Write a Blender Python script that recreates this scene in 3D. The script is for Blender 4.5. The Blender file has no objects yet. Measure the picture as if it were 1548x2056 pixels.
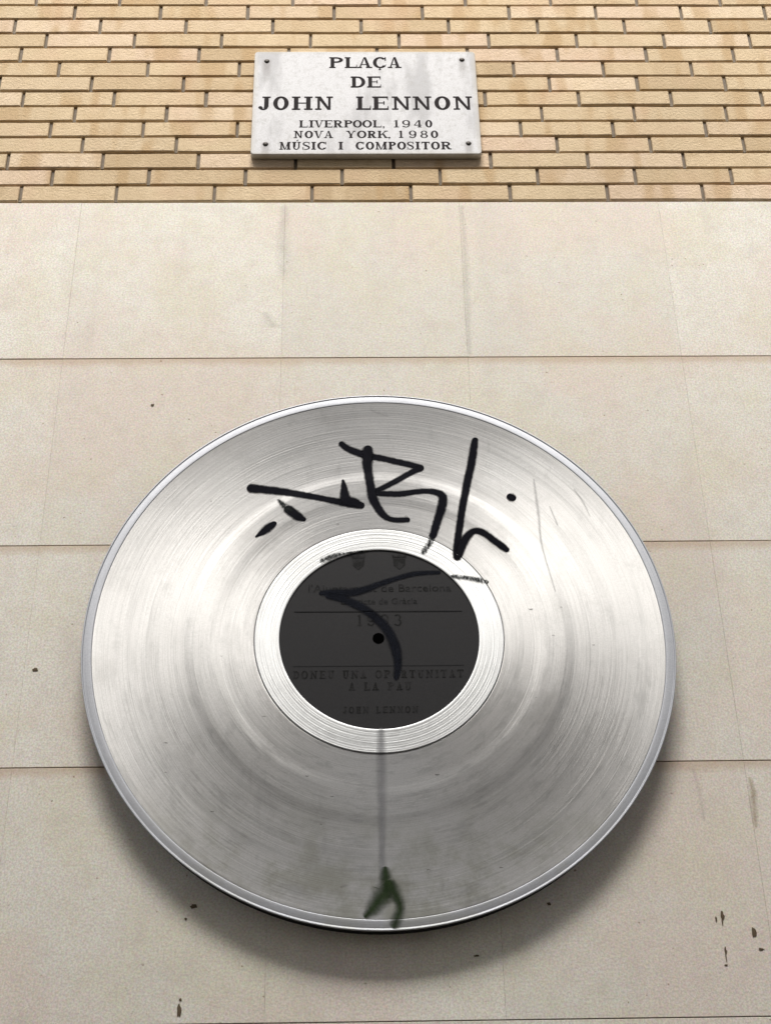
import bpy, math, random
from mathutils import Matrix, Vector
R = math.radians
random.seed(7)
S = bpy.context.scene
COL = S.collection

# ------------------------------------------------------------------ camera
cam_d = bpy.data.cameras.new('camera')
cam = bpy.data.objects.new('camera', cam_d); COL.objects.link(cam); S.camera = cam
cam_d.sensor_fit = 'VERTICAL'; cam_d.sensor_height = 36.0
cam_d.lens = 36.0 * 2950.12 / 2056.0
cam_d.clip_start = 0.05; cam_d.clip_end = 1000
th, ro, yw = 0.55072, -0.01947, -0.02434
rt = Vector((1, 0, 0)); up = Vector((0, -math.sin(th), math.cos(th))); fw = Vector((0, math.cos(th), math.sin(th)))
rt2 = rt * math.cos(ro) + up * math.sin(ro); up2 = -rt * math.sin(ro) + up * math.cos(ro)
m = Matrix((rt2, up2, -fw)).transposed()
m = Matrix.Rotation(yw, 3, 'Z') @ m
cam.matrix_world = Matrix.Translation((0, 0, 1.6)) @ m.to_4x4()

# ------------------------------------------------------------------ sky and sun (overcast day)
SUN_EL, SUN_AZ = R(56), R(-3)          # azimuth measured from -Y (street side), positive to the right
W = bpy.data.worlds.new('World'); S.world = W; W.use_nodes = True
wn = W.node_tree.nodes; wl = W.node_tree.links; wn.clear()
sky = wn.new('ShaderNodeTexSky'); sky.sky_type = 'NISHITA'; sky.sun_disc = False
sky.sun_elevation = SUN_EL; sky.sun_rotation = math.pi - SUN_AZ
sky.air_density = 1.0; sky.dust_density = 1.5; sky.ozone_density = 1.0
hs = wn.new('ShaderNodeHueSaturation'); hs.inputs['Saturation'].default_value = 0.15
bg = wn.new('ShaderNodeBackground'); bg.inputs['Strength'].default_value = 0.05
wo = wn.new('ShaderNodeOutputWorld')
wl.new(sky.outputs[0], hs.inputs['Color']); wl.new(hs.outputs[0], bg.inputs[0]); wl.new(bg.outputs[0], wo.inputs[0])
sd = bpy.data.lights.new('sun', 'SUN'); sd.energy = 2.4; sd.angle = R(30); sd.color = (1.0, 0.965, 0.91)
sun = bpy.data.objects.new('sun', sd); COL.objects.link(sun)
sv = Vector((math.sin(SUN_AZ) * math.cos(SUN_EL), -math.cos(SUN_AZ) * math.cos(SUN_EL), math.sin(SUN_EL)))
sun.rotation_euler = sv.to_track_quat('Z', 'Y').to_euler(); sun.location = sv * 30
S.view_settings.view_transform = 'Standard'; S.view_settings.look = 'None'
S.view_settings.exposure = 1.87; S.view_settings.gamma = 1.0; S.view_settings.use_curve_mapping = False

# ------------------------------------------------------------------ helpers
def link_mesh(name, verts, faces, mat=None, parent=None, smooth=False, uvs=None):
    me = bpy.data.meshes.new(name)
    me.from_pydata(verts, [], faces)
    if uvs:
        lay = me.uv_layers.new(name='UVMap')
        for l in me.loops: lay.data[l.index].uv = uvs[l.vertex_index]
    if smooth: me.polygons.foreach_set('use_smooth', [True] * len(me.polygons))
    if mat: me.materials.append(mat)
    me.update()
    o = bpy.data.objects.new(name, me); COL.objects.link(o)
    if parent: o.parent = parent
    return o
def empty(name, loc):
    o = bpy.data.objects.new(name, None); o.location = loc; o.empty_display_size = .2; COL.objects.link(o); return o
def tag(o, label=None, cat=None, group=None, kind=None):
    for k, v in (('label', label), ('category', cat), ('group', group), ('kind', kind)):
        if v: o[k] = v
    return o
def box(x0, x1, y0, y1, z0, z1):
    v = [(x0,y0,z0),(x1,y0,z0),(x1,y1,z0),(x0,y1,z0),(x0,y0,z1),(x1,y0,z1),(x1,y1,z1),(x0,y1,z1)]
    f = [(0,3,2,1),(4,5,6,7),(0,1,5,4),(1,2,6,5),(2,3,7,6),(3,0,4,7)]
    return v, f
def boxes(lst):
    V, F = [], []
    for b in lst:
        v, f = box(*b); n = len(V); V += v; F += [tuple(i + n for i in q) for q in f]
    return V, F

class NT:
    """small helper to write node trees"""
    def __init__(s, name):
        s.m = bpy.data.materials.new(name); s.m.use_nodes = True
        s.t = s.m.node_tree; s.t.nodes.clear()
        s.out = s.n('ShaderNodeOutputMaterial'); s.b = s.n('ShaderNodeBsdfPrincipled')
        s.l(s.b.outputs[0], s.out.inputs[0])
    def n(s, typ, **k):
        o = s.t.nodes.new(typ)
        for a, v in k.items(): setattr(o, a, v)
        return o
    def l(s, a, b): s.t.links.new(a, b)
    def put(s, sock, v):
        if isinstance(v, bpy.types.NodeSocket): s.l(v, sock)
        else: sock.default_value = v
    def math(s, op, a, b=0.0, c=0.0, clamp=False):
        o = s.n('ShaderNodeMath', operation=op, use_clamp=clamp)
        s.put(o.inputs[0], a); s.put(o.inputs[1], b); s.put(o.inputs[2], c); return o.outputs[0]
    def vmath(s, op, a, b):
        o = s.n('ShaderNodeVectorMath', operation=op); s.put(o.inputs[0], a); s.put(o.inputs[1], b); return o.outputs[0]
    def noise(s, vec, scale, detail=2.0, rough=.5, out=0):
        o = s.n('ShaderNodeTexNoise'); s.l(vec, o.inputs['Vector'])
        o.inputs['Scale'].default_value = scale; o.inputs['Detail'].default_value = detail; o.inputs['Roughness'].default_value = rough
        return o.outputs[out]
    def sm(s, v, a, b, lo=0.0, hi=1.0):
        o = s.n('ShaderNodeMapRange', interpolation_type='SMOOTHSTEP')
        s.put(o.inputs[0], v)
        for i, q in enumerate((a, b, lo, hi)): s.put(o.inputs[i + 1], q)
        return o.outputs[0]
    def mix(s, f, a, b, mode='MIX'):
        o = s.n('ShaderNodeMix', data_type='RGBA', blend_type=mode)
        s.put(o.inputs[0], f)
        for k, v in ((6, a), (7, b)):
            if isinstance(v, tuple): v = (*v, 1)
            s.put(o.inputs[k], v)
        return o.outputs[2]
    def bump(s, h, strength, dist, normal=None):
        o = s.n('ShaderNodeBump'); o.inputs['Strength'].default_value = strength; o.inputs['Distance'].default_value = dist
        s.l(h, o.inputs['Height'])
        if normal: s.l(normal, o.inputs['Normal'])
        return o.outputs[0]
    def comb(s, x, y, z):
        o = s.n('ShaderNodeCombineXYZ')
        for i, v in enumerate((x, y, z)): s.put(o.inputs[i], v)
        return o.outputs[0]
    def obj(s): return s.n('ShaderNodeTexCoord').outputs['Object']
    def pos(s): return s.n('ShaderNodeNewGeometry').outputs['Position']
    def sep(s, v):
        o = s.n('ShaderNodeSeparateXYZ'); s.l(v, o.inputs[0]); return o.outputs
    def rnd(s): return s.n('ShaderNodeObjectInfo').outputs['Random']
    def done(s, color=None, rough=None, **k):
        if color is not None: s.put(s.b.inputs['Base Color'], (*color, 1) if isinstance(color, tuple) else color)
        if rough is not None: s.put(s.b.inputs['Roughness'], rough)
        for a, v in k.items(): s.put(s.b.inputs[a.replace('_', ' ')], v)
        return s.m

# ------------------------------------------------------------------ materials
def brick_material():
    t = NT('yellow_brick'); p = t.pos(); r = t.rnd()
    off = t.comb(t.math('MULTIPLY', r, 37.0), 0.0, t.math('MULTIPLY', r, 91.0))
    q = t.vmath('ADD', p, off)
    c = t.n('ShaderNodeValToRGB'); cr = c.color_ramp
    cr.elements[0].position = 0; cr.elements[0].color = (.44, .325, .20, 1)
    cr.elements[1].position = 1; cr.elements[1].color = (.66, .535, .39, 1)
    e = cr.elements.new(.3); e.color = (.59, .46, .305, 1)
    e = cr.elements.new(.6); e.color = (.55, .435, .29, 1)
    e = cr.elements.new(.8); e.color = (.62, .475, .36, 1)
    t.l(r, c.inputs[0]); col = c.outputs[0]
    band = t.noise(t.vmath('MULTIPLY', q, (1, 1, .18)), 13, 1.5)            # kiln bands, upright
    col = t.mix(t.sm(band, .54, .68, 0, .60), col, (.40, .255, .12))
    col = t.mix(t.sm(band, .46, .30, 0, .35), col, (.66, .53, .36))
    mott = t.noise(q, 38, 4, .6)
    col = t.mix(t.sm(mott, .35, .75, 0, .30), col, (.40, .29, .16))
    spk = t.noise(q, 190, 2, .6)
    col = t.mix(t.sm(spk, .66, .76, 0, .55), col, (.20, .13, .08))
    edge = t.noise(p, 1.3, 3)
    col = t.mix(t.sm(edge, .45, .7, 0, .25), col, (.38, .30, .20))
    pk = t.noise(p, 5, 2)
    col = t.mix(t.sm(pk, .52, .7, 0, .30), col, (.56, .38, .27))
    gr = t.noise(q, 330, 2, .7)
    col = t.mix(t.sm(gr, .3, .7, 0, .28), col, (.26, .19, .10))
    h = t.noise(q, 120, 4, .7)
    return t.done(col, .92, Normal=t.bump(h, .9, .004), Specular_IOR_Level=.25)
def mortar_material():
    t = NT('mortar'); p = t.pos()
    n = t.noise(p, 60, 4, .7)
    col = t.mix(n, (.12, .10, .08), (.23, .195, .155))
    return t.done(col, .95, Normal=t.bump(n, .8, .004), Specular_IOR_Level=.2)
def stone_material():
    t = NT('cream_limestone'); p = t.pos(); r = t.rnd()
    x, y, z = t.sep(p)
    col = t.mix(r, (.62, .595, .54), (.69, .667, .61))
    n1 = t.noise(p, 2.6, 3, .6)
    col = t.mix(t.sm(n1, .42, .64, 0, .55), col, (.64, .53, .47))           # pinkish clouds
    n2 = t.noise(t.vmath('ADD', p, (7, 3, 1)), 4.2, 4, .6)
    col = t.mix(t.sm(n2, .45, .66, 0, .50), col, (.61, .575, .45))           # yellowish clouds
    n3 = t.noise(t.vmath('MULTIPLY', p, (1, 1, .12)), 7.0, 3, .55)
    col = t.mix(t.sm(n3, .52, .75, 0, .32), col, (.47, .45, .42))            # faint rain streaks
    n5 = t.noise(p, 11, 5, .65)
    col = t.mix(t.sm(n5, .50, .72, 0, .26), col, (.46, .43, .40))
    n4 = t.noise(p, 26, 5, .7)
    col = t.mix(t.sm(n4, .40, .75, 0, .26), col, (.44, .38, .31))
    fine = t.noise(p, 210, 2, .7)
    col = t.mix(t.sm(fine, .36, .66, 0, .55), col, (.40, .36, .30))
    tint = t.n('ShaderNodeTexNoise'); tint.inputs['Scale'].default_value = 150; tint.inputs['Detail'].default_value = 2; t.l(p, tint.inputs['Vector'])
    col = t.mix(.35, col, tint.outputs[1], 'SOFT_LIGHT')
    vo = t.n('ShaderNodeTexVoronoi'); vo.inputs['Scale'].default_value = 34; vo.inputs['Randomness'].default_value = 1
    t.l(t.vmath('ADD', p, t.vmath('MULTIPLY', t.noise(p, 60, 2, .5, 1), (.012, .012, .012))), vo.inputs['Vector'])
    big = t.noise(p, 9, 2)
    s = t.math('MULTIPLY', t.sm(vo.outputs['Distance'], .10, .05), t.sm(big, .50, .62))
    col = t.mix(t.math('MULTIPLY', s, .85), col, (.22, .16, .11))            # dark specks
    col = t.mix(t.sm(t.noise(p, 95, 3, .7), .63, .74, 0, .60), col, (.28, .20, .15))
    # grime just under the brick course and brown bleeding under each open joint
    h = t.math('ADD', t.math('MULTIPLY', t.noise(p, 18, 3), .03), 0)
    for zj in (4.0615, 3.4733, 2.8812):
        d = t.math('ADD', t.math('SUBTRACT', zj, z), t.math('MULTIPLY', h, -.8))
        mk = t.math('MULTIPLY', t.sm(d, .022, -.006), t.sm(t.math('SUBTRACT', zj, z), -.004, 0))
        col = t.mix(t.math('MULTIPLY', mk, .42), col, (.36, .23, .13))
    bmp = t.bump(t.noise(p, 150, 4, .7), .25, .002)
    bmp = t.bump(s, -.4, .001, bmp)
    return t.done(col, .78, Normal=bmp, Specular_IOR_Level=.3)
def joint_material():
    t = NT('brown_joint'); return t.done(t.mix(t.noise(t.pos(), 50, 3), (.07, .045, .03), (.16, .11, .075)), .95)
def marble_material():
    t = NT('white_marble'); p = t.obj()
    col = t.mix(t.noise(p, 3, 5, .6), (.61, .61, .625), (.52, .515, .53))
    v = t.noise(t.vmath('MULTIPLY', p, (1, 1, .3)), 9, 4, .6)
    col = t.mix(t.sm(v, .5, .66, 0, .55), col, (.29, .285, .295))
    col = t.mix(t.sm(t.noise(p, 60, 4, .7), .48, .7, 0, .35), col, (.30, .29, .27))
    col = t.mix(t.sm(t.noise(p, 260, 2, .7), .4, .7, 0, .35), col, (.28, .275, .27))
    x, y, z = t.sep(p)
    for sx, sz in ((-.306, .178), (.303, .184), (-.301, -.181), (.307, -.179)):
        dx = t.math('ABSOLUTE', t.math('SUBTRACT', x, sx)); dz = t.math('SUBTRACT', sz, z)
        k = t.math('MULTIPLY', t.sm(dx, .018, .004), t.math('MULTIPLY', t.sm(dz, -.014, 0), t.sm(dz, .11, .01)))
        col = t.mix(t.math('MULTIPLY', k, .5), col, (.19, .175, .165))      # runs of rust and dirt under each screw
    x, y, z = t.sep(p)
    e = t.math('MAXIMUM', t.sm(t.math('ABSOLUTE', x), .325, .347), t.sm(t.math('ABSOLUTE', z), .205, .224))
    col = t.mix(t.math('MULTIPLY', t.math('MULTIPLY', e, t.noise(p, 25, 4, .7)), .9), col, (.40, .37, .31))
    yy = t.sm(y, -.0195, -.004)                                              # darker olive band on the slab sides
    col = t.mix(t.math('MULTIPLY', yy, .75), col, (.30, .27, .19))
    return t.done(col, .72, Specular_IOR_Level=.2, Normal=t.bump(t.noise(p, 90, 4, .6), .12, .002))
def metal_material(name, base, rough, aniso, groove, smear=1.0):
    t = NT(name); p = t.obj(); x, y, z = t.sep(p)
    rr = t.math('SQRT', t.math('ADD', t.math('POWER', x, 2.0), t.math('POWER', z, 2.0)))
    # direction round the disc as a point on the unit circle, so the arcs have no seam
    cx = t.math('DIVIDE', x, t.math('MAXIMUM', rr, .001)); cz = t.math('DIVIDE', z, t.math('MAXIMUM', rr, .001))
    def polar(ks, ka): return t.comb(t.math('MULTIPLY', cx, ka), t.math('MULTIPLY', rr, ks), t.math('MULTIPLY', cz, ka))
    g1 = t.noise(polar(260, .8), 1, 3, .7)         # fine turned grooves
    g2 = t.noise(polar(34, 1.3), 1, 4, .65)        # broad arcs
    g3 = t.noise(polar(900, 3.0), 1, 2, .6)
    col = (*base, 1)
    dark = tuple(b * .62 for b in base)
    col = t.mix(t.sm(g2, .46, .74, 0, .40 * smear), base, dark)
    col = t.mix(t.sm(g1, .5, .8, 0, .35 * smear), col, dark)
    m1 = t.noise(t.vmath('ADD', p, (2, 0, 5)), 5.5, 5, .62)
    m2 = t.noise(t.vmath('ADD', p, (4, 0, 9)), 17, 5, .68)
    col = t.mix(t.sm(m2, .54, .74, 0, .26 * smear), col, tuple(b * .55 for b in base))
    col = t.mix(t.sm(m1, .48, .72, 0, .34 * smear), col, tuple(b * .66 for b in (base[0]*1.02, base[1], base[2] * .97)))
    drop = t.noise(t.vmath('MULTIPLY', p, (1, 1, .3)), 30, 4, .65)
    col = t.mix(t.sm(drop, .56, .76, 0, .28 * smear), col, tuple(b * .55 for b in base))
    wl_ = t.math('MULTIPLY', t.sm(z, .15, -.30), t.sm(t.noise(polar(46, 5.0), 1, 4, .7), .50, .66))
    col = t.mix(t.math('MULTIPLY', wl_, .42 * smear), col, tuple(b * .55 for b in base))
    ln = t.noise(polar(520, 2.2), 1, 2, .6)
    col = t.mix(t.sm(ln, .52, .72, 0, .32), col, tuple(b * .60 for b in base))
    gg = t.noise(p, 330, 3, .7)
    col = t.mix(t.sm(gg, .35, .7, 0, .25), col, tuple(b * .5 for b in base))
    low = t.math('MULTIPLY', t.sm(z, -.35, -.62), t.sm(t.noise(p, 9, 5, .7), .40, .62))   # grime low on the disc
    col = t.mix(t.math('MULTIPLY', low, .55 * smear), col, (.26, .26, .20))
    ro = t.math('ADD', t.math('MULTIPLY', g1, .12), rough - .04)
    ro = t.math('ADD', ro, t.math('MULTIPLY', m1, .10))
    tan = t.n('ShaderNodeTangent', direction_type='RADIAL', axis='Y')
    hgt = t.math('ADD', t.math('MULTIPLY', g1, .7), t.math('MULTIPLY', g3, .3))
    nm = t.bump(hgt, groove, .0012)
    nm = t.bump(t.noise(p, 3.0, 2), .5, .006, nm)
    return t.done(col, ro, Metallic=.82, Anisotropic=aniso, Anisotropic_Rotation=ANROT, Tangent=tan.outputs[0], Normal=nm)
ANROT = 0.0
def plain(name, col, rough=.6, metallic=0.0, var=.25, sc=60, spec=.12):
    t = NT(name); n = t.noise(t.obj(), sc, 3, .6)
    c = t.mix(n, tuple(c * (1 - var) for c in col), tuple(min(1, c * (1 + var)) for c in col))
    return t.done(c, rough, Metallic=metallic, Specular_IOR_Level=spec)
def paint_material(name, col, soft, amp, opacity, nscale=60, worn=0.0, rough=.38):
    """spray or marker paint on a ribbon: UV x runs across (0..1), y along in metres"""
    t = NT(name); uv = t.n('ShaderNodeUVMap', uv_map='UVMap').outputs[0]; p = t.obj()
    u, v, _ = t.sep(uv)
    a = t.math('ABSOLUTE', t.math('SUBTRACT', t.math('MULTIPLY', u, 2.0), 1.0))
    n = t.math('MULTIPLY', t.math('SUBTRACT', t.noise(p, nscale, 4, .7), .5), amp)
    al = t.sm(t.math('ADD', a, n), 1.0 - amp * .3, 1.0 - amp * .3 - soft)
    if worn:
        w = t.noise(t.vmath('MULTIPLY', p, (1, 1, 1)), 170, 3, .7)
        al = t.math('MULTIPLY', al, t.sm(w, .5 + .25 * (1 - worn), .5 - .2 * worn))
    al = t.math('MULTIPLY', al, opacity)
    c = t.mix(t.noise(p, 40, 3), tuple(q * .6 for q in col), tuple(q * 1.5 for q in col))
    return t.done(c, rough, Alpha=al, Specular_IOR_Level=.02)

M_brick, M_mortar, M_stone, M_joint, M_marble = brick_material(), mortar_material(), stone_material(), joint_material(), marble_material()
M_plate = metal_material('brushed_aluminium', (.53, .525, .52), .46, .83, .35)
M_ring = metal_material('turned_bright_aluminium', (.68, .69, .695), .48, .45, .5, .8)
M_rim = metal_material('rim_aluminium', (.40, .41, .44), .50, .2, .15, .5)
M_back = plain('shade_black_back', (.014, .014, .015), .95)  # near black, so the shade behind the disc comes out deeper
M_label = plain('dark_label_enamel', (.0215, .0210, .0225), .55, 0, .25, 300)
M_black = plain('black_hole', (.001, .001, .001), 1.0, spec=0.0)
M_ink = plain('dark_letter_paint', (.030, .027, .028), .95, spec=.01)
M_engrave = plain('engraved_black', (.012, .012, .013), .7)
M_screw = plain('dark_screw', (.05, .045, .04), .5, .4)
M_dirt = plain('dirt_spot', (.10, .075, .05), .9)
M_graf = paint_material('black_marker_paint', (.006, .006, .009), .45, .40, 1.0, 110)
M_worn = paint_material('worn_black_paint', (.02, .022, .022), .6, .7, .95, 90, .30)
M_film = paint_material('thin_black_film', (.008, .009, .013), .60, .30, .88, 50)
M_drip = paint_material('grey_drip_stain', (.20, .20, .21), .9, .30, .52, 20)
M_green = paint_material('dark_green_paint', (.020, .032, .014), 1.0, .5, .93, 45)
M_scr = paint_material('faint_scratch', (.20, .20, .20), .95, .6, .30, 60)

# ------------------------------------------------------------------ ground
Y0 = 3.2                                     # plane of the wall
def structure(name, v, f, mat): return tag(link_mesh(name, v, f, mat), kind='structure')
t = NT('paving'); M_pave = t.done(t.mix(t.noise(t.pos(), 3, 5), (.07, .068, .062), (.11, .106, .10)), .85)
t = NT('asphalt'); M_asph = t.done(t.mix(t.noise(t.pos(), 8, 6), (.04, .04, .042), (.065, .064, .062)), .9)
structure('ground', [(-400,-400,-.16),(400,-400,-.16),(400,400,-.16),(-400,400,-.16)], [(0,1,2,3)], M_pave)
structure('road', *box(-200, 200, -1.6, 1.0, -.156, -.12), M_asph)
structure('pavement', *box(-200, 200, 1.0, 3.6, -.15, 0), M_pave)

# ------------------------------------------------------------------ the building with its brick and stone facing
bld = empty('building', (0, Y0, 0))
tag(bld, 'building wall of yellow bricks above smooth cream stone panels', 'building')
ZT = 4.6372; CP = .0658; TOP = 46
XL, XR = -5.2, 5.2
# backing wall behind the bricks (mortar) and behind the panels (core)
upper = link_mesh('upper_wall', *box(XL, XR, .024, .40, ZT - .004, ZT + CP * TOP), M_mortar, bld)
upper['label'] = 'upper wall of long yellow bricks with recessed grey mortar'
lower = link_mesh('lower_wall', *box(XL, XR, .010, .40, -.1, ZT - .006), M_joint, bld)
lower['label'] = 'lower wall faced with cream stone panels'

JO = [ # x of the upright joints of each course, from the bottom course up
 [-.974,-.694,-.407,-.12,.171,.464,.753,1.036],[-.888,-.604,-.318,-.031,.26,.55,.842,1.13],
 [-1.026,-.745,-.461,-.170,.122,.414,.706,.996],[-.811,-.53,-.243,.044,.331,.619,.902,1.186],
 [-.913,-.634,-.349,-.062,.225,.512,.795,1.079],[-.847,-.567,-.280,.007,.294,.582,.867,1.151],
 [-1.011,-.733,-.45,-.163,.124,.411,.701,.988,1.271],[-.807,-.523,-.239,.045,.330,.615,.89,1.166],
 [-.914,-.638,-.352,-.066,.221,.507,.79,1.068],[-1.04,-.763,-.481,-.199,.079,.366,.65,.932,1.211],
 [-.967,-.689,-.413,-.131,.15,.436,.717,.997,1.273],[-1.074,-.802,-.53,-.252,.03,.311,.596,.877,1.153],
 [-.890,-.615,-.334,-.056,.228,.509,.79,1.067,1.341],[-1.019,-.749,-.471,-.19,.09,.37,.648,.928,1.202]]
def brick_geo(w, h, jit):
    """front face at y=0, chamfered, running back 30 mm; corners a little uneven"""
    b = .0022; hw, hh = w / 2, h / 2
    def ring(dx, dz, y, j): return [(sx * (hw - dx) + random.uniform(-j, j), y, sz * (hh - dz) + random.uniform(-j, j)) for sx, sz in ((-1,-1),(1,-1),(1,1),(-1,1))]
    # extra mid points on the long edges give them a worn line
    def ring6(dx, dz, y, j):
        pts = []
        for sx, sz in ((-1,-1),(-.33,-1),(.33,-1),(1,-1),(1,1),(.33,1),(-.33,1),(-1,1)):
            pts.append((sx * (hw - dx) + random.uniform(-j, j), y, sz * (hh - dz) + random.uniform(-j, j) * .8))
        return pts
    a = ring6(b, b, random.uniform(-.0006, .0006), jit); m_ = ring6(0, 0, b, jit * .6); c = [(x, .030, z) for x, _, z in m_]
    V = a + m_ + c; F = [(0,1,2,3,4,5,6,7)]
    for k in range(8):
        q = (k + 1) % 8
        F.append((k, k + 8, q + 8, q)); F.append((k + 8, k + 16, q + 16, q + 8))
    return V, F
BH = CP - .0078
protos = []
for k in range(8):
    v, f = brick_geo(1.0, BH, 0)                # unit width; jitter added below so that scaling keeps it small
    me = bpy.data.meshes.new('brick')
    v2 = []
    rj = [random.uniform(-.0009, .0009) for _ in range(8)]
    for i, (x, y, z) in enumerate(v):
        xe = x * .272 / 1.0
        s_ = 1 if x > 0 else -1
        inset = .0022 if i < 8 else 0
        xx = (x + s_ * .0022 if i < 8 else x)
        xx = xx if abs(xx) < .49 else s_ * (.5 - inset / .272)
        v2.append((xx, y, z + rj[i % 8] * (1.3 if i < 8 else .8)))
    me.from_pydata(v2, [], f); me.materials.append(M_brick); me.update()
    protos.append(me)
first = bpy.data.objects.new('brick', protos[0]); bricks = []
GAP = .0098
stuff = []; heads = []
for c in range(TOP):
    zc = ZT + CP * c + CP / 2 + .002
    if c < len(JO): js = list(JO[c])
    else: js = [(-1.0 + (c * .37 * .285) % .285) + .285 * k for k in range(8)]
    while js[0] > XL + .1: js.insert(0, js[0] - .285)
    while js[-1] < XR - .1: js.append(js[-1] + .285)
    for a in js: heads.append((a - GAP / 2 - .0015, a + GAP / 2 + .0015, .0075 + random.uniform(-.001, .0015), .026, zc - BH / 2 + random.uniform(0, .002), zc + BH / 2 - random.uniform(0, .001)))
    for a, b in zip(js[:-1], js[1:]):
        if c < 17 and b > -1.70 and a < 1.95:
            o = first if not bricks else first.copy()
            o.data = random.choice(protos)
            o.name = 'brick'; o.location = ((a + b) / 2, random.uniform(-.0012, .0012), zc + random.uniform(-.0012, .0012))
            o.scale = (b - a - GAP + random.uniform(-.002, .001), 1, 1); o.rotation_euler = (0, random.uniform(-.004, .004), 0)
            COL.objects.link(o); o.parent = upper; bricks.append(o)
        else:
            stuff.append((a + GAP / 2, b - GAP / 2, random.uniform(-.001, .001), .03, zc - BH / 2, zc + BH / 2))
tag(link_mesh('brick_courses', *boxes(stuff), M_brick, upper), kind='stuff')

tag(link_mesh('mortar_joints', *boxes(heads), M_mortar, upper), kind='stuff')
# stone panels
ZJ = [ZT, 4.0615, 3.4733, 2.8812, 2.3053, 1.722, 1.138, .555, 0.0]
XJ = [-.7915, -.198, .3114, .8979]
wa = [.51, .59, .51, .59, .51, .59, .51, .59]
for k in range(7): XJ.insert(0, XJ[0] - wa[k])
for k in range(7): XJ.append(XJ[-1] + wa[k])
for i in range(len(ZJ) - 1):
    z1, z0 = ZJ[i] - (.004 if i == 0 else .0012), ZJ[i + 1] + .0012
    for a, b in zip(XJ[:-1], XJ[1:]):
        x0, x1 = a + .0001, b - .0001
        bv = .0006; y = random.uniform(-.0004, .0004)
        bx = .0002
        V = [(x0+bx,y,z0+bv),(x1-bx,y,z0+bv),(x1-bx,y,z1-bv),(x0+bx,y,z1-bv),(x0,y+bv,z0),(x1,y+bv,z0),(x1,y+bv,z1),(x0,y+bv,z1),(x0,.03,z0),(x1,.03,z0),(x1,.03,z1),(x0,.03,z1)]
        F = [(0,1,2,3)]
        for k in range(4):
            q = (k + 1) % 4; F += [(k, k+4, q+4, q), (k+4, k+8, q+8, q+4)]
        link_mesh('stone_panel', V, F, M_stone, lower)
# spots of dirt spattered on the panels
def blob(cx, cz, rx, rz, y, n=12, j=.3):
    V = [(cx, y - .0006, cz)]
    for k in range(n):
        a = k / n * 2 * math.pi; q = 1 + random.uniform(-j, j)
        V.append((cx + rx * q * math.cos(a), y, cz + rz * q * math.sin(a)))
    return V, [(0, 1 + (k + 1) % n, 1 + k) for k in range(n)]
def blob_obj(name, pts, mat, parent, y=-.0012):
    V, F = [], []
    for b in pts:
        v, f = blob(*b, y); n = len(V); V += v; F += [tuple(i + n for i in q) for q in f]
    return link_mesh(name, V, F, mat, parent)
for b in [[(-.358,2.555,.0075,.005)], [(-.378,2.333,.005,.013),(-.376,2.356,.003,.003)], [(.799,2.519,.004,.010),(.797,2.506,.0015,.008),(.784,2.512,.002,.006)],
          [(.863,2.483,.005,.011)], [(.795,2.443,.003,.008),(.7945,2.431,.0012,.012),(.792,2.413,.004,.002)], [(.874,2.446,.006,.003)], [(-.374,2.527,.003,.003)],
          [(.52,3.742,.005,.004)], [(-.5375,3.905,.005,.004)],[(.42,2.551,.004,.004)], [(.255,2.44,.006,.0022)],[(-.765,3.13,.007,.005)], [(.515,3.745,.003,.002)]]:
    blob_obj('dirt_spot', b, M_dirt, lower)

M_scr2 = paint_material('dark_spatter', (.07, .065, .05), .8, .8, .75, 150)
M_smudge = paint_material('grey_smudge', (.24, .235, .23), 1.0, .8, .15, 30)
M_rust = paint_material('brown_stain', (.25, .17, .08), 1.0, 1.0, .40, 30)
def wall_streak(pts, w, mat):
    V, U = [], []
    for i, (x, z) in enumerate(pts):
        for j in range(3): V.append((x + (j - 1) * w * (1 if 0 < i < len(pts) - 1 else .6), -.0013 , z)); U.append((j / 2, z))
    F = [(3*i+j, 3*i+j+1, 3*i+j+4, 3*i+j+3) for i in range(len(pts) - 1) for j in range(2)]
    link_mesh('wall_stain', V, F, mat, lower, False, U)
wall_streak([(.775, 2.865), (.782, 2.83), (.786, 2.78), (.787, 2.735)], .014, M_smudge)
wall_streak([(.905, 2.84), (.908, 2.80), (.905, 2.76), (.903, 2.72)], .020, M_rust)
wall_streak([(-.20, 4.62), (-.205, 4.50), (-.20, 4.42), (-.20, 4.36)], .040, M_smudge)
wall_streak([(.318, 4.62), (.320, 4.40), (.318, 4.20), (.317, 4.07)], .022, M_smudge)
wall_streak([(-.25, 4.22), (-.235, 4.19), (-.22, 4.17), (-.19, 4.165)], .040, M_smudge)
wall_streak([(-.5, 2.865), (-.505, 2.84), (-.50, 2.81)], .012, M_rust)
# ------------------------------------------------------------------ unseen building added across the street to shade the wall and darken reflections
M_render = plain('pale_render', (.27, .25, .225), .9, 0, .12, 2)
M_glass = plain('window_glass', (.03, .035, .04), .12); M_frame = plain('window_frame', (.16, .10, .06), .6)
added_opp = empty('building', (0, -2.3, 0))
tag(added_opp, 'unseen apartment building added across the street to shade the wall and fill the disc reflections', 'building')
OX0, OX1, OH = -4.6, 4.6, 10.6
cols = [OX0 + 1.3 + 2.3 * k for k in range(3)]; rows = [3.6, 6.7]
zs = [-.15]
wall_boxes = []
for z in rows:
    wall_boxes.append((OX0, OX1, -.35, 0, zs[-1], z)); zs.append(z + 1.9)
    xs = [OX0] + [v for c_ in cols for v in (c_, c_ + 1.1)] + [OX1]
    for k in range(0, len(xs), 2): wall_boxes.append((xs[k], xs[k+1], -.35, 0, z, z + 1.9))
wall_boxes.append((OX0, OX1, -.35, 0, zs[-1], OH)); wall_boxes.append((OX0, OX1, -9, -.36, -.15, OH))
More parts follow.
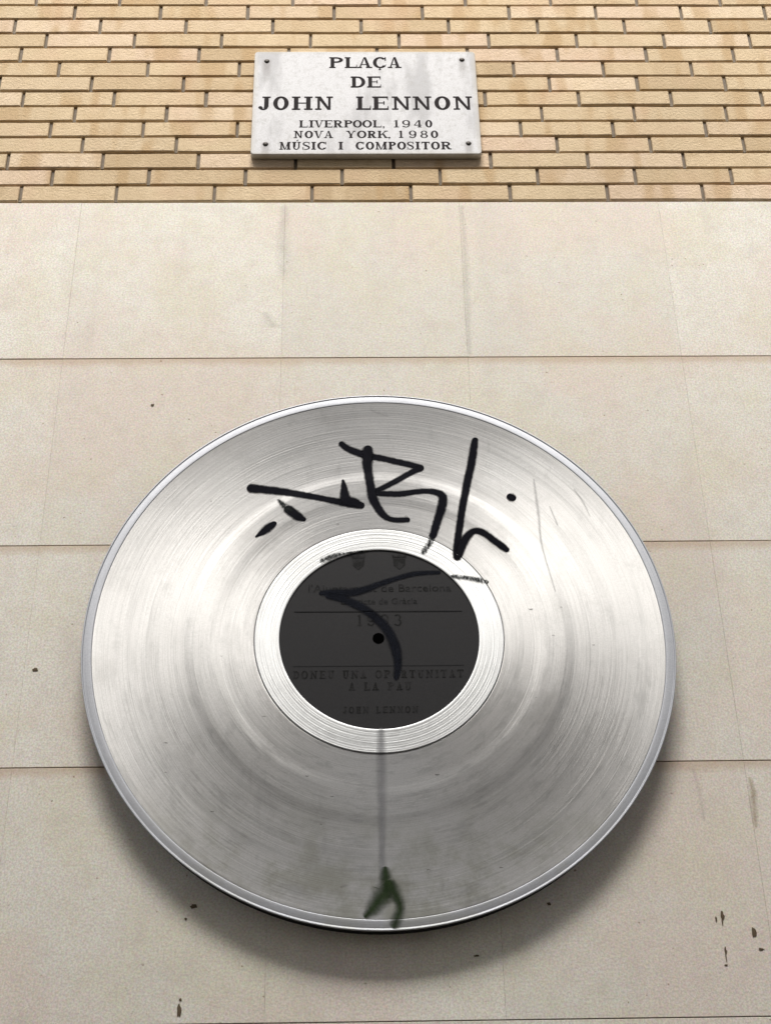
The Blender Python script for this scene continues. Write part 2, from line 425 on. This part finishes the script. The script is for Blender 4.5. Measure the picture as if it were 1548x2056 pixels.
link_mesh('facade', *boxes(wall_boxes), M_render, added_opp)
link_mesh('cornice', *boxes([(OX0 - .1, OX1 + .1, -.3, .25, OH, OH + .25)]), M_render, added_opp)
for z in rows:
    for c_ in cols:
        fr = link_mesh('window', *boxes([(c_, c_+.07, -.22, -.16, z, z+1.9),(c_+1.03, c_+1.1, -.22, -.16, z, z+1.9),(c_+.07, c_+1.03, -.22, -.16, z, z+.07),(c_+.07, c_+1.03, -.22, -.16, z+1.83, z+1.9),(c_+.52, c_+.58, -.22, -.16, z+.07, z+1.83)]), M_frame, added_opp)
        link_mesh('pane', *boxes([(c_+.07, c_+1.03, -.20, -.19, z+.07, z+1.83)]), M_glass, fr)

# ------------------------------------------------------------------ marble street plaque
PX0, PX1, PZ0, PZ1, PT = -.3036, .3858, 4.8054, 5.2498, .0235
pcx, pcz = (PX0 + PX1) / 2, (PZ0 + PZ1) / 2
plq = empty('street_plaque', (pcx, Y0, pcz))
tag(plq, 'white marble street plaque with dark serif lettering screwed to the brick wall', 'plaque')
def rounded_slab(hw, hh, r, y_front, y_back, bev, n=6):
    def loop(inset, y):
        pts = []
        for cx, cz, a0 in ((hw-r, hh-r, 0), (-hw+r, hh-r, 90), (-hw+r, -hh+r, 180), (hw-r, -hh+r, 270)):
            for k in range(n + 1):
                a = R(a0 + 90 * k / n); pts.append((cx + (r - inset) * math.cos(a), y, cz + (r - inset) * math.sin(a)))
        return pts
    L = [loop(bev, y_front), loop(bev * .3, y_front + bev * .35), loop(0, y_front + bev), loop(0, y_back)]
    N = len(L[0]); V = [p for l in L for p in l]; F = [tuple(range(N))[::-1]]
    for a in range(3):
        for k in range(N):
            q = (k + 1) % N; F.append((a*N+k, a*N+q, (a+1)*N+q, (a+1)*N+k))
    F.append(tuple(3*N + k for k in range(N)))
    return V, F
slab = link_mesh('slab', *rounded_slab((PX1-PX0)/2, (PZ1-PZ0)/2, .012, -PT, -.0025, .0022), M_marble, plq)

# --- serif letters as outlines cut from strokes; heights and widths in metres
class Pen:
    def __init__(s): s.V = []; s.F = []; s.k = 0
    def quad(s, pts, tf):
        n = len(s.V); e = s.k * .000012; s.k = (s.k + 1) % 9
        s.V += [tf(x, z, e) for x, z in pts]; s.F.append(tuple(range(n, n + len(pts))))
    def arc(s, cx, cz, ax, az, tx, tz, a0, a1, tf, n=14):
        ns = max(3, int(abs(a1 - a0) / 360 * n * 2)); 
        base = len(s.V); e = s.k * .000012; s.k = (s.k + 1) % 9
        for i in range(ns + 1):
            a = R(a0 + (a1 - a0) * i / ns); c, q = math.cos(a), math.sin(a)
            s.V.append(tf(cx + ax * c, cz + az * q, e)); s.V.append(tf(cx + max(ax - tx, .001) * c, cz + max(az - tz, .001) * q, e))
        for i in range(ns): s.F.append((base+2*i, base+2*i+2, base+2*i+3, base+2*i+1))
T_, t_, sf = .235, .135, .11            # stem, hairline, serif thickness (of cap height)
def glyph(p, ch, w, tf):
    """w = width in cap heights"""
    def rc(x0, x1, z0, z1): p.quad([(x0,z0),(x1,z0),(x1,z1),(x0,z1)], tf)
    def ser(x, z, h=.17):                 # slab serif centred on x, at the foot (z=0) or head (z=1)
        rc(x-h, x+h, z if z < .5 else z - sf, z + sf if z < .5 else z)
    def diag(x0, z0, x1, z1, t): p.quad([(x0-t/2,z0),(x0+t/2,z0),(x1+t/2,z1),(x1-t/2,z1)], tf)
    def stem(x, t=T_, z0=0, z1=1): rc(x-t/2, x+t/2, z0, z1)
    ac = None
    if ch == 'Ú': ch = 'U'; p.quad([(w/2-.02,1.10),(w/2+.08,1.10),(w/2+.20,1.28),(w/2+.06,1.28)], tf)
    if ch == 'Ç': ch = 'C'; rc(w/2-.03, w/2+.05, -.09, .02); p.quad([(w/2-.03,-.09),(w/2+.10,-.11),(w/2+.05,-.19),(w/2-.10,-.19)], tf)
    if ch == 'I': stem(w/2); ser(w/2,0,w/2); ser(w/2,1,w/2)
    elif ch == 'L':
        stem(.20); ser(.19,0,.19); ser(.19,1,.19); rc(.2, w, 0, sf+.01); p.quad([(w-.09,0),(w,0),(w,.32),(w-.03,.32)], tf)
    elif ch == 'E':
        stem(.20); rc(0,w,0,sf+.01); rc(0,w-.02,1-sf-.01,1); rc(.2,w*.72,.475,.55)
        p.quad([(w-.09,0),(w,0),(w,.30),(w-.03,.30)], tf); p.quad([(w-.11,1),(w-.02,1),(w-.02,.72),(w-.05,.72)], tf); rc(w*.68,w*.76,.38,.65)
    elif ch in 'PR':
        stem(.20); ser(.20,0,.20); ser(.19,1,.19); b = .54 if ch == 'P' else .50
        hx = w*(.5 if ch == 'P' else .46); hz = .5 - b/2 + .0
        cz = 1 - (1-b+.06)/2; az = (1-b+.06)/2; ax = (w - (.0 if ch == 'P' else .13)) - hx
        p.arc(hx, cz, ax, az, T_*.95, t_, -90, 90, tf); rc(.2,hx,1-t_,1); rc(.2,hx,cz-az,cz-az+t_)
        if ch == 'R': diag(w-.20, .0, w*.50, .48, T_*1.1); rc(w-.28, w, 0, sf)
    elif ch == 'D':
        stem(.20); rc(0,w*.45,0,t_); rc(0,w*.45,1-t_,1); p.arc(w*.45,.5,w*.55,.5,T_,t_,-90,90,tf)
    elif ch in 'O0': p.arc(w/2,.5,w/2,.515,T_ if w > .6 else .17,t_,0,360,tf,20)
    elif ch == 'C':
        p.arc(w*.54,.5,w*.54,.515,T_,t_,42,322,tf,20); rc(w-.10,w-.02,.66,1.0)
        p.quad([(w-.12,.16),(w-.01,.28),(w-.03,.33),(w-.16,.20)], tf)
    elif ch in 'HN' and ch == 'H':
        for x in (.22, w-.22): stem(x); ser(x,0,.22); ser(x,1,.22)
        rc(.22,w-.22,.47,.55)
    elif ch == 'N':
        stem(.19,t_); stem(w-.19,t_); ser(.17,0,.17); ser(w-.17,1,.17); rc(0,.26,1-sf,1)
        p.quad([(.08,1),(.30,1),(w-.13,0),(w-.28,0)], tf)
    elif ch == 'M':
        stem(.16,t_); stem(w-.20,T_); ser(.16,0,.16); ser(w-.20,0,.20); rc(0,.22,1-sf,1); rc(w-.26,w,1-sf,1)
        p.quad([(.08,1),(.27,1),(w/2+.04,0),(w/2-.08,0)], tf); p.quad([(w-.29,1),(w-.18,1),(w/2+.03,0),(w/2-.03,0)], tf)
    elif ch == 'U':
        cx = w/2; stem(.20,T_,.34,1); stem(w-.17,t_,.34,1); ser(.20,1,.20); ser(w-.16,1,.16)
        p.arc(cx-.01,.36,w/2-.11,.375,.14,.10,180,360,tf)
    elif ch == 'V':
        p.quad([(w/2-.10,0),(w/2+.05,0),(.30,1),(.09,1)], tf); p.quad([(w/2-.03,0),(w/2+.05,0),(w-.12,1),(w-.21,1)], tf); ser(.18,1,.18); ser(w-.15,1,.15)
    elif ch == 'A':
        p.quad([(w/2-.06,1.0),(w/2+.08,1.0),(w-.10,0),(w-.32,0)], tf); p.quad([(w/2-.06,1.0),(w/2+.02,1.0),(.20,0),(.11,0)], tf)
        ser(.15,0,.15); ser(w-.20,0,.20); rc(.24,w-.3,.28,.35)
    elif ch == 'Y':
        stem(w/2,T_,0,.48); ser(w/2,0,.19); p.quad([(w/2-.09,.46),(w/2+.09,.46),(.28,1),(.08,1)], tf); p.quad([(w/2-.0,.46),(w/2+.09,.46),(w-.11,1),(w-.20,1)], tf); ser(.18,1,.18); ser(w-.14,1,.14)
    elif ch == 'K':
        stem(.20); ser(.20,0,.20); ser(.19,1,.19); p.quad([(.26,.40),(.36,.38),(w-.14,1),(w-.26,1)], tf); p.quad([(.42,.60),(.58,.68),(w-.07,0),(w-.30,0)], tf); ser(w-.18,0,.18); ser(w-.19,1,.17)
    elif ch == 'T':
        stem(w/2); ser(w/2,0,.19); rc(0,w,1-t_,1); rc(0,.07,.70,1); rc(w-.07,w,.70,1)
    elif ch == 'J':
        x = w-.24; stem(x,T_,.22,1); ser(x,1,.22); p.arc(x-.155,.24,.25,.26,T_*.95,.09,0,-165,tf); p.arc(.11,.18,.11,.11,.11,.11,0,360,tf,8)
    elif ch == 'S':
        a = w/2-.01
        p.arc(w/2,.735,a,.28,.15,.09,45,200,tf); p.arc(w/2,.265,a,.28,.16,.09,20,-135,tf)
        p.quad([(.02,.80),(.0,.66),(w-.13,.20),(w,.36)], tf) if False else p.quad([(.06,.58),(.19,.70),(w-.03,.44),(w-.17,.31)], tf)
        rc(w-.12,w-.04,.68,1); rc(.02,.10,0,.34)
    elif ch == '1':
        stem(w/2+.01,.20); ser(w/2+.01,0,w/2); p.quad([(w/2-.05,1),(w/2-.05,.90),(.02,.82),(.02,.87)], tf)
    elif ch == '4':
        x = w-.24; stem(x,.19); ser(x,0,.20); rc(0,w,.26,.35); p.quad([(0,.35),(.10,.35),(x,1),(x-.10,1)], tf)
    elif ch == '8': p.arc(w/2,.75,w/2-.05,.255,.16,.08,0,360,tf); p.arc(w/2,.27,w/2,.285,.18,.08,0,360,tf)
    elif ch == '9': p.arc(w/2,.68,w/2,.335,.18,.08,0,360,tf); p.arc(w/2-.01,.50,w/2+.01,.515,.17,.09,5,-125,tf); p.arc(.12,.14,.09,.09,.09,.09,0,360,tf,8)
    elif ch == '3': p.arc(w/2-.02,.75,w/2-.05,.255,.16,.08,-80,150,tf); p.arc(w/2-.02,.27,w/2,.285,.18,.08,80,-150,tf)
    elif ch == ',': p.arc(.10,.06,.10,.10,.10,.10,0,360,tf,8); p.quad([(.12,.05),(.20,.06),(.08,-.20),(.03,-.18)], tf)
TXT = [('PLAÇA', 5.1748, 5.2239, [(-0.0705, -0.0277), (-0.0225, 0.0157), (0.0162, 0.0632), (0.0653, 0.1072), (0.1113, 0.1542)]),
('DE', 5.0878, 5.1374, [(-0.004, 0.041), (0.0462, 0.0891)]),
('JOHNLENNON', 4.991, 5.049, [(-0.286, -0.2477), (-0.2411, -0.1936), (-0.1839, -0.121), (-0.1133, -0.0586), (0.012, 0.057), (0.0616, 0.1108), (0.121, 0.1794), (0.1851, 0.2425), (0.2512, 0.3), (0.3092, 0.3672)]),
('LIVERPOOL,1940', 4.9161, 4.9466, [(-0.1607, -0.1344), (-0.1313, -0.1161), (-0.1151, -0.0863), (-0.0848, -0.0595), (-0.0569, -0.0281), (-0.025, 0.0003), (0.0013, 0.0292), (0.0302, 0.0596), (0.0621, 0.0884), (0.0915, 0.0991), (0.1254, 0.1407), (0.1508, 0.1746), (0.1863, 0.2101), (0.2203, 0.2421)]),
('NOVAYORK,1980', 4.8717, 4.902, [(-0.1761, -0.1485), (-0.1434, -0.1183), (-0.1163, -0.0871), (-0.0855, -0.0579), (-0.0191, 0.0101), (0.0137, 0.0424), (0.0454, 0.0726), (0.0757, 0.1069), (0.1079, 0.115), (0.1397, 0.1523), (0.17, 0.1927), (0.2043, 0.227), (0.2356, 0.2583)]),
('MÚSICICOMPOSITOR', 4.8237, 4.8557, [(-0.2179, -0.1844), (-0.1804, -0.1544), (-0.1494, -0.1268), (-0.1228, -0.1093), (-0.1053, -0.0783), (-0.0417, -0.0282), (0.0094, 0.0349), (0.0394, 0.065), (0.0685, 0.1036), (0.1071, 0.1302), (0.1337, 0.1603), (0.1628, 0.1839), (0.1879, 0.2024), (0.2064, 0.2315), (0.235, 0.2617), (0.2652, 0.2968)])]
for text, z0, z1, bx in TXT:
    h = z1 - z0
    for ch, (a, b) in zip(text, bx):
        p = Pen(); w = (b - a) / h
        glyph(p, ch, w, lambda x, z, e: (x * h, -.0003 - e, z * h))
        o = link_mesh('letter', p.V, p.F, M_ink, slab); o.location = (a - pcx, -PT, z0 - pcz)
def dome(rad, hgt, n=16, rings=4):
    V, F = [(0, -hgt, 0)], []
    for j in range(1, rings + 1):
        q = j / rings
        for k in range(n):
            a = 2 * math.pi * k / n; V.append((rad * q * math.cos(a), -hgt * math.sqrt(max(0, 1 - q * q)), rad * q * math.sin(a)))
    for k in range(n): F.append((0, 1 + (k + 1) % n, 1 + k))
    for j in range(rings - 1):
        for k in range(n):
            q = (k + 1) % n; F.append((1+j*n+k, 1+j*n+q, 1+(j+1)*n+q, 1+(j+1)*n+k))
    return V, F
for k, (x, z) in enumerate([(-.265, 5.206), (.344, 5.212), (-.26, 4.847), (.348, 4.849)]):
    o = link_mesh('screw', *dome(.0085, .004), M_screw, plq, True); o.location = (x - pcx, -PT, z - pcz)

# ------------------------------------------------------------------ the metal record
CX, CZ, RAD = .0560, 3.184, .7055
disc = empty('record_disc', (0.0561, Y0 + .004, 3.1875)); disc.scale = (1.0022, 1, 1.0022)      # stands off the wall
tag(disc, 'big brushed metal record disc with black graffiti, mounted on the cream stone wall', 'sculpture')
def sstep(a, b, x):
    q = min(1, max(0, (x - a) / (b - a))); return q * q * (3 - 2 * q)
def surf(r):
    """front face: distance from the wall as a function of the radius"""
    h = .0490
    h += .0010 * sstep(.368, .400, r) - .0012 * sstep(.440, .472, r)
    h += .0090 * max(0, (r - .47) / .205) ** 2.2
    return h
RING0, RING1, LIP0 = .2385, .2975, .6805
def lathe(name, prof, mat, parent, n=192, close=False):
    """prof: (radius, height off the wall), turned about the disc's axis (local Y)"""
    V, F = [], []
    for r, h in prof:
        for k in range(n):
            a = 2 * math.pi * k / n; V.append((r * math.cos(a), -h, r * math.sin(a)))
    for j in range(len(prof) - 1):
        for k in range(n):
            q = (k + 1) % n; F.append((j*n+k, (j+1)*n+k, (j+1)*n+q, j*n+q))
    o = link_mesh(name, V, F, mat, parent, True)
    return o
def fan(name, r, h, mat, parent, n=96, thick=.0):
    V = [(r * math.cos(2*math.pi*k/n), -h, r * math.sin(2*math.pi*k/n)) for k in range(n)] + [(r * math.cos(2*math.pi*k/n), -h + thick, r * math.sin(2*math.pi*k/n)) for k in range(n)]
    F = [tuple(range(n))[::-1][::-1]] + [(k, k + n, (k + 1) % n + n, (k + 1) % n) for k in range(n)]
    return link_mesh(name, V, F, mat, parent)
rs = [RING1 + .0005] + [RING1 + .004 + (LIP0 - RING1 - .006) * k / 110 for k in range(111)] + [LIP0 - .0006]
plate = lathe('plate', [(.03, .040), (RING1 - .004, .040)] + [(r, surf(r)) for r in rs] , M_plate, disc)
hl = surf(LIP0)
lip = [(LIP0 - .0004, hl - .0012), (LIP0 + .0004, hl - .0008), (LIP0 + .0009, hl - .0001), (LIP0 + .0022, hl + .0002)]
lip += [(LIP0 + .006 + .0025 * k, hl + .0002 - .00002 * k * k) for k in range(7)]
lip += [(RAD - .0042, hl + .0000), (RAD - .0026, hl + .0003), (RAD - .0014, hl + .0004), (RAD - .0005, hl + .0000), (RAD - .0001, hl - .0008), (RAD, hl - .0022), (RAD - .0004, hl - .0034), (RAD - .003, hl - .0040)]
rim = lathe('rim', lip, M_rim, disc)
back = lathe('shade_skirt', [(RAD - .0028, hl - .0040), (RAD - .0045, hl - .0060), (RAD - .0075, .004), (RAD - .012, .001), (.26, .001)], M_back, disc)  # added black skirt standing in for the dark shadow under the rim
# turned bright ring round the label: fine raised threads
rp = [(RING1, .0484), (RING1 - .0004, .0512)]
k = 0; r = RING1 - .0012
while r > RING0 + .002:
    wob = .00007 * math.sin(k * 2.4) + .00006 * math.sin(k * .9)
    rp.append((r, .0516 + wob + (.00008 if k % 4 == 0 else 0) - (.00010 if k % 4 == 2 else 0))); r -= .00145; k += 1
rp += [(RING0 + .0008, .0516), (RING0, .0510), (RING0, .047)]
ringo = lathe('groove_ring', rp, M_ring, disc)
LH = .0488
label = fan('label', RING0 + .001, LH, M_label, disc, 128, .004)
mount = lathe('mounting_boss', [(.22, .034), (.22, .012), (.24, .0075), (.24, .0042)], M_back, disc, 64)

# ribbons of paint that follow the relief of the disc
def height(x, z):
    r = math.hypot(x, z)
    if r < RING0: return LH
    if r < RING1: return .0522
    if r > LIP0 - .002: return hl + .0003 if r < RAD - .004 else hl + .0006
    return surf(r)
LIFT = [0]
def ribbon(name, pts, mat, parent, wmul=1.0, step=.0035, nc=6, cap=True):
    LIFT[0] += 1; lift = .0004 + .00007 * (LIFT[0] % 9)
    P = [Vector(p) for p in pts]
    if len(P) == 2: P = [P[0], P[0].lerp(P[1], .5), P[1]]
    Q = [P[0] * 2 - P[1]] + P + [P[-1] * 2 - P[-2]]
    line = []
    for i in range(1, len(Q) - 2):
        a, b, c, d = Q[i-1], Q[i], Q[i+1], Q[i+2]
        n = max(2, int((b.xy - c.xy).length / step))
        for k in range(n):
            t = k / n
            line.append(.5 * ((2*b) + (c-a)*t + (2*a-5*b+4*c-d)*t*t + (3*b-a-3*c+d)*t**3))
    line.append(P[-1].copy())
    if cap:                                   # rounded ends
        def ends(p0, p1):
            d = (p0.xy - p1.xy).normalized(); w = p0.z
            return [Vector((p0.x + d.x * w * s, p0.y + d.y * w * s, w * math.sqrt(max(0, 1 - s * s)) + .0001)) for s in (.35, .65, .85, .97, 1.0)]
        line = ends(line[0], line[1])[::-1] + line + ends(line[-1], line[-2])
    V, F, U = [], [], []; L = 0
    for i, p in enumerate(line):
        q0, q1 = line[max(0, i-1)], line[min(len(line)-1, i+1)]
        d = (q1.xy - q0.xy); d = d.normalized() if d.length else Vector((1, 0)); nrm = Vector((-d.y, d.x))
        if i: L += (line[i].xy - line[i-1].xy).length
        w = p.z * wmul
        for j in range(nc + 1):
            s = 2 * j / nc - 1; x, z = p.x + nrm.x * w * s, p.y + nrm.y * w * s
            V.append((x, -height(x, z) - lift, z)); U.append((j / nc, L))
    for i in range(len(line) - 1):
        for j in range(nc): a = i * (nc + 1) + j; F.append((a, a + 1, a + nc + 2, a + nc + 1))
    return link_mesh(name, V, F, mat, parent, False, U)
GR = dict(
a = [(-0.3169, 0.4256, 0.0123), (-0.2781, 0.4208, 0.0107), (-0.2354, 0.4149, 0.0098), (-0.1928, 0.4057, 0.0089), (-0.1597, 0.3987, 0.008), (-0.1266, 0.3907, 0.008), (-0.0984, 0.3838, 0.0089), (-0.0654, 0.3774, 0.0103), (-0.0396, 0.3717, 0.0085)],
b = [(-0.0856, 0.4475, 0.0031), (-0.0832, 0.4306, 0.0067), (-0.0814, 0.4082, 0.0103), (-0.0772, 0.3886, 0.0129), (-0.056, 0.3812, 0.0112), (-0.0396, 0.3733, 0.0076)],
c = [(-0.0888, 0.5595, 0.0076), (-0.0743, 0.546, 0.0085), (-0.0455, 0.5319, 0.0098), (-0.0216, 0.5225, 0.0098), (0.012, 0.5153, 0.0085), (0.055, 0.5035, 0.0085), (0.0883, 0.4941, 0.0085), (0.1129, 0.4847, 0.0089)],
d = [(0.1129, 0.4847, 0.0089), (0.0901, 0.4718, 0.0076), (0.0538, 0.4476, 0.0074), (0.0249, 0.4298, 0.0069), (-0.0014, 0.4154, 0.0067)],
e = [(-0.0015, 0.4075, 0.0067), (0.0293, 0.4062, 0.0076), (0.0624, 0.4059, 0.008), (0.0956, 0.4113, 0.0071), (0.1241, 0.4133, 0.0071), (0.1454, 0.4109, 0.0085), (0.1617, 0.4041, 0.0094), (0.167, 0.3923, 0.0103), (0.1644, 0.3728, 0.0107), (0.1572, 0.3453, 0.0103), (0.1467, 0.3125, 0.0094), (0.1378, 0.2827, 0.0085)],
f = [(-0.0214, 0.5416, 0.0125), (-0.0216, 0.5213, 0.0129), (-0.0228, 0.4926, 0.0116), (-0.0198, 0.4641, 0.0103), (-0.0154, 0.4301, 0.0103), (-0.011, 0.3992, 0.0112), (-0.0033, 0.3769, 0.0103), (0.0095, 0.3531, 0.0094), (0.0233, 0.3365, 0.0076), (0.042, 0.3297, 0.0067), (0.0607, 0.329, 0.0071), (0.0756, 0.3295, 0.0067)],
g = [(0.2563, 0.5671, 0.0076), (0.251, 0.5368, 0.0094), (0.2425, 0.4907, 0.0098), (0.2324, 0.448, 0.0094), (0.2234, 0.4058, 0.0089), (0.2143, 0.3614, 0.0085), (0.208, 0.3229, 0.0085), (0.2016, 0.2849, 0.0085), (0.1968, 0.2473, 0.0094), (0.1957, 0.2206, 0.0098)],
h = [(0.2005, 0.2259, 0.008), (0.206, 0.2445, 0.0098), (0.2148, 0.2659, 0.0103), (0.2282, 0.2858, 0.0089), (0.2427, 0.2954, 0.0085), (0.2603, 0.292, 0.0085), (0.2782, 0.2778, 0.0085), (0.2959, 0.2615, 0.0085), (0.31, 0.249, 0.0089), (0.3188, 0.2409, 0.0071)],
i = [(-0.2226, 0.3615, 0.0112), (-0.2084, 0.3493, 0.012), (-0.1942, 0.3382, 0.0098), (-0.1834, 0.3326, 0.0058)],
j = [(-0.2578, 0.3201, 0.0070), (-0.266, 0.3131, 0.0098), (-0.2773, 0.3024, 0.0103), (-0.2896, 0.2916, 0.0067), (-0.3014, 0.282, 0.0022)],
k = [(0.3382, 0.3950, 0.0100), (0.3403, 0.3937, 0.0112), (0.3428, 0.3925, 0.0100)])
for k_, v_ in GR.items():
    # nudge by the small offset between the measured and the built centre of the disc
    ribbon('graffiti_stroke', [(x - .0005, z - .003, w) for x, z, w in v_], M_graf, disc, 1.62)
WN = dict(
e2 = [(0.1378, 0.2827, 0.0085), (0.1296, 0.2613, 0.0080), (0.1213, 0.2479, 0.0075), (0.114, 0.2346, 0.0070)],
i2 = [(-0.2466, 0.3883, 0.0049), (-0.2346, 0.3749, 0.0090), (-0.2226, 0.3615, 0.0110)],
l2 = [(0.1829, 0.165, 0.0053), (0.21, 0.1619, 0.0061), (0.2349, 0.1569, 0.0073), (0.2555, 0.152, 0.0082), (0.2646, 0.15, 0.0053)],
n = [(-0.1359, 0.2129, 0.0073), (-0.1221, 0.2195, 0.009), (-0.1032, 0.2267, 0.0069), (-0.0821, 0.2318, 0.0037), (-0.0526, 0.2364, 0.0024), (-0.0231, 0.2391, 0.0016)])
for k_, v_ in WN.items(): ribbon('graffiti_stroke', [(x - .0005, z - .003, w) for x, z, w in v_], M_worn, disc, 1.6)
FM = dict(
l = [(-0.1362, 0.1223, 0.0082), (-0.1072, 0.123, 0.0122), (-0.0658, 0.1226, 0.0126), (-0.0325, 0.1318, 0.0112), (0.0009, 0.1457, 0.0094), (0.0386, 0.1596, 0.0082), (0.0807, 0.1726, 0.0082), (0.1185, 0.177, 0.0073), (0.148, 0.1777, 0.0061)],
m = [(-0.1196, 0.1137, 0.0094), (-0.0824, 0.104, 0.0122), (-0.0453, 0.085, 0.0134), (-0.0167, 0.0638, 0.0134), (0.0076, 0.0382, 0.0139), (0.0255, 0.0106, 0.0143), (0.0371, -0.0212, 0.0147), (0.0426, -0.0527, 0.0126), (0.0428, -0.0795, 0.0102), (0.0391, -0.1038, 0.0073)])
for k_, v_ in FM.items(): ribbon('graffiti_stroke', [(x - .0005, z - .003, w) for x, z, w in v_], M_film, label, 1.3)
ribbon('drip_stain', [(0.0007,-.2430,.0085),(0.0001,-.2992,.0097),(0,-.3532,.0103),(-.0005,-.4253,.0091),(-.0011,-.4958,.0073),(-.0015,-.5534,.0073),(.002,-.5829,.0100)], M_drip, disc, 1.8)
ribbon('green_smear', [(0.0046,-.5689,.0073),(0.0061,-.5943,.0136),(.0059,-.6167,.0200),(-.0054,-.6322,.0190),(-.0166,-.6475,.0160),(-.0277,-.6608,.0126),(-.0366,-.6707,.0073)], M_green, disc, 2.1)
ribbon('green_smear', [(.0149,-.6056,.0130),(.0245,-.6236,.0130),(.033,-.6415,.0100),(.0348,-.6592,.0100),(.0301,-.6745,.0110),(.0244,-.6900,.0110)], M_green, disc, 2.1)
for pts in ([(.40,.44,.004),(.405,.34,.006),(.407,.25,.004),(.43,.12,.003)], [(.435,.36,.003),(.45,.31,.004)], [(.50,.41,.003),(.52,.37,.004),(.533,.33,.002)],
            [(-.09,-.6066,.0036),(-.0823,-.604,.0041),(-.0757,-.6027,.0012)], [(-.0135,.66,.002),(.03,.64,.002)]):
    ribbon('scratch', pts, M_scr, disc, 1.4)
ribbon('printed_rule', [(-.2035,.0690,.0010),(.2008,.0676,.0010)], M_engrave, label, 1.15, cap=False)
ribbon('printed_rule', [(-.2052,-.0765,.0010),(.1985,-.0769,.0010)], M_engrave, label, 1.15, cap=False)
hole = fan('spindle_hole', .0140, LH + .0008, M_black, label, 32, .0008); hole.location = (-.0020, 0, -.0040)
# lettering of the label, almost as dark as its ground
t = NT('dark_print'); M_print = t.done(t.mix(t.sm(t.noise(t.obj(), 45, 4, .7), .42, .60), (.006, .006, .006), (.018, .0175, .0185)), .7, Specular_IOR_Level=.12)
def label_text(txt, x0, x1, z, cap, gap=.26):
    """serif capitals and figures spread from x0 to x1"""
    wd = {'I': .42, '1': .42, 'L': .72, 'M': .95, ' ': .55, 'J': .55, 'N': .9, 'O': .82}
    tot = sum(wd.get(c, .76) for c in txt) + gap * (len(txt) - 1); k = (x1 - x0) / (tot * cap); x = x0
    p = Pen()
    for c in txt + ' ':
        w = wd.get(c, .76)
        if c != ' ': glyph(p, c, w, lambda a, b, e, x=x: (x + a * cap * k, -LH - .0006 - e, z + b * cap))
        elif p.V: link_mesh('printed_word', p.V, p.F, M_print, label); p = Pen()
        x += (w + gap) * cap * k
def small_text(body, x0, x1, z, h):
    cu = bpy.data.curves.new('printed_text', 'FONT'); cu.body = body; cu.size = h; cu.resolution_u = 2
    ob = bpy.data.objects.new('printed_text', cu); COL.objects.link(ob)
    dg = bpy.context.evaluated_depsgraph_get(); me = bpy.data.meshes.new_from_object(ob.evaluated_get(dg))
    COL.objects.unlink(ob); bpy.data.objects.remove(ob)
    xs = [v.co.x for v in me.vertices]; s = (x1 - x0) / (max(xs) - min(xs)); mn = min(xs)
    for v in me.vertices: v.co = Vector((x0 + (v.co.x - mn) * s, -LH - .0006, z + v.co.y))
    me.materials.clear(); me.materials.append(M_print)
    o = bpy.data.objects.new('printed_text', me); COL.objects.link(o); o.parent = label
small_text("l'Ajuntament de Barcelona", -.170, .177, .122, .030)
small_text('Districte de Gràcia', -.091, .093, .088, .024)
label_text('1993', -.052, .055, .030, .030, .5)
label_text('DONEU UNA OPORTUNITAT', -.2040, .1970, -.108, .020)
label_text('A LA PAU', -.0735, .0730, -.139, .020)
label_text('JOHN LENNON', -.086, .088, -.197, .016)
for _ in range(26):
    a, q = random.uniform(0, 2 * math.pi), random.uniform(.31, .66)
    if math.sin(a) > .2 and random.random() < .6: continue
    x, z = q * math.cos(a), q * math.sin(a); w = random.uniform(.0012, .0030)
    ribbon('dirt_spot', [(x - w * 1.3, z, w * .7), (x, z + random.uniform(-.001, .001), w), (x + w * 1.3, z, w * .7)], M_scr2, disc)
# two small crests over the text
for cx in (-.0486, .0521):
    V = [(cx-.015,-LH-.0007,.214),(cx+.015,-LH-.0007,.214),(cx+.014,-LH-.0007,.196),(cx,-LH-.0007,.184),(cx-.014,-LH-.0007,.196)]
    V += [(cx-.016,-LH-.0007,.217),(cx+.016,-LH-.0007,.217),(cx+.018,-LH-.0007,.226),(cx+.008,-LH-.0007,.221),(cx,-LH-.0007,.228),(cx-.008,-LH-.0007,.221),(cx-.018,-LH-.0007,.226)]
    cr_ = link_mesh('printed_crest', V[:5], [(0,1,2,3,4)], M_print, label); link_mesh('printed_crown', V[5:], [(0,1,2,3,4,5,6)], M_print, label)
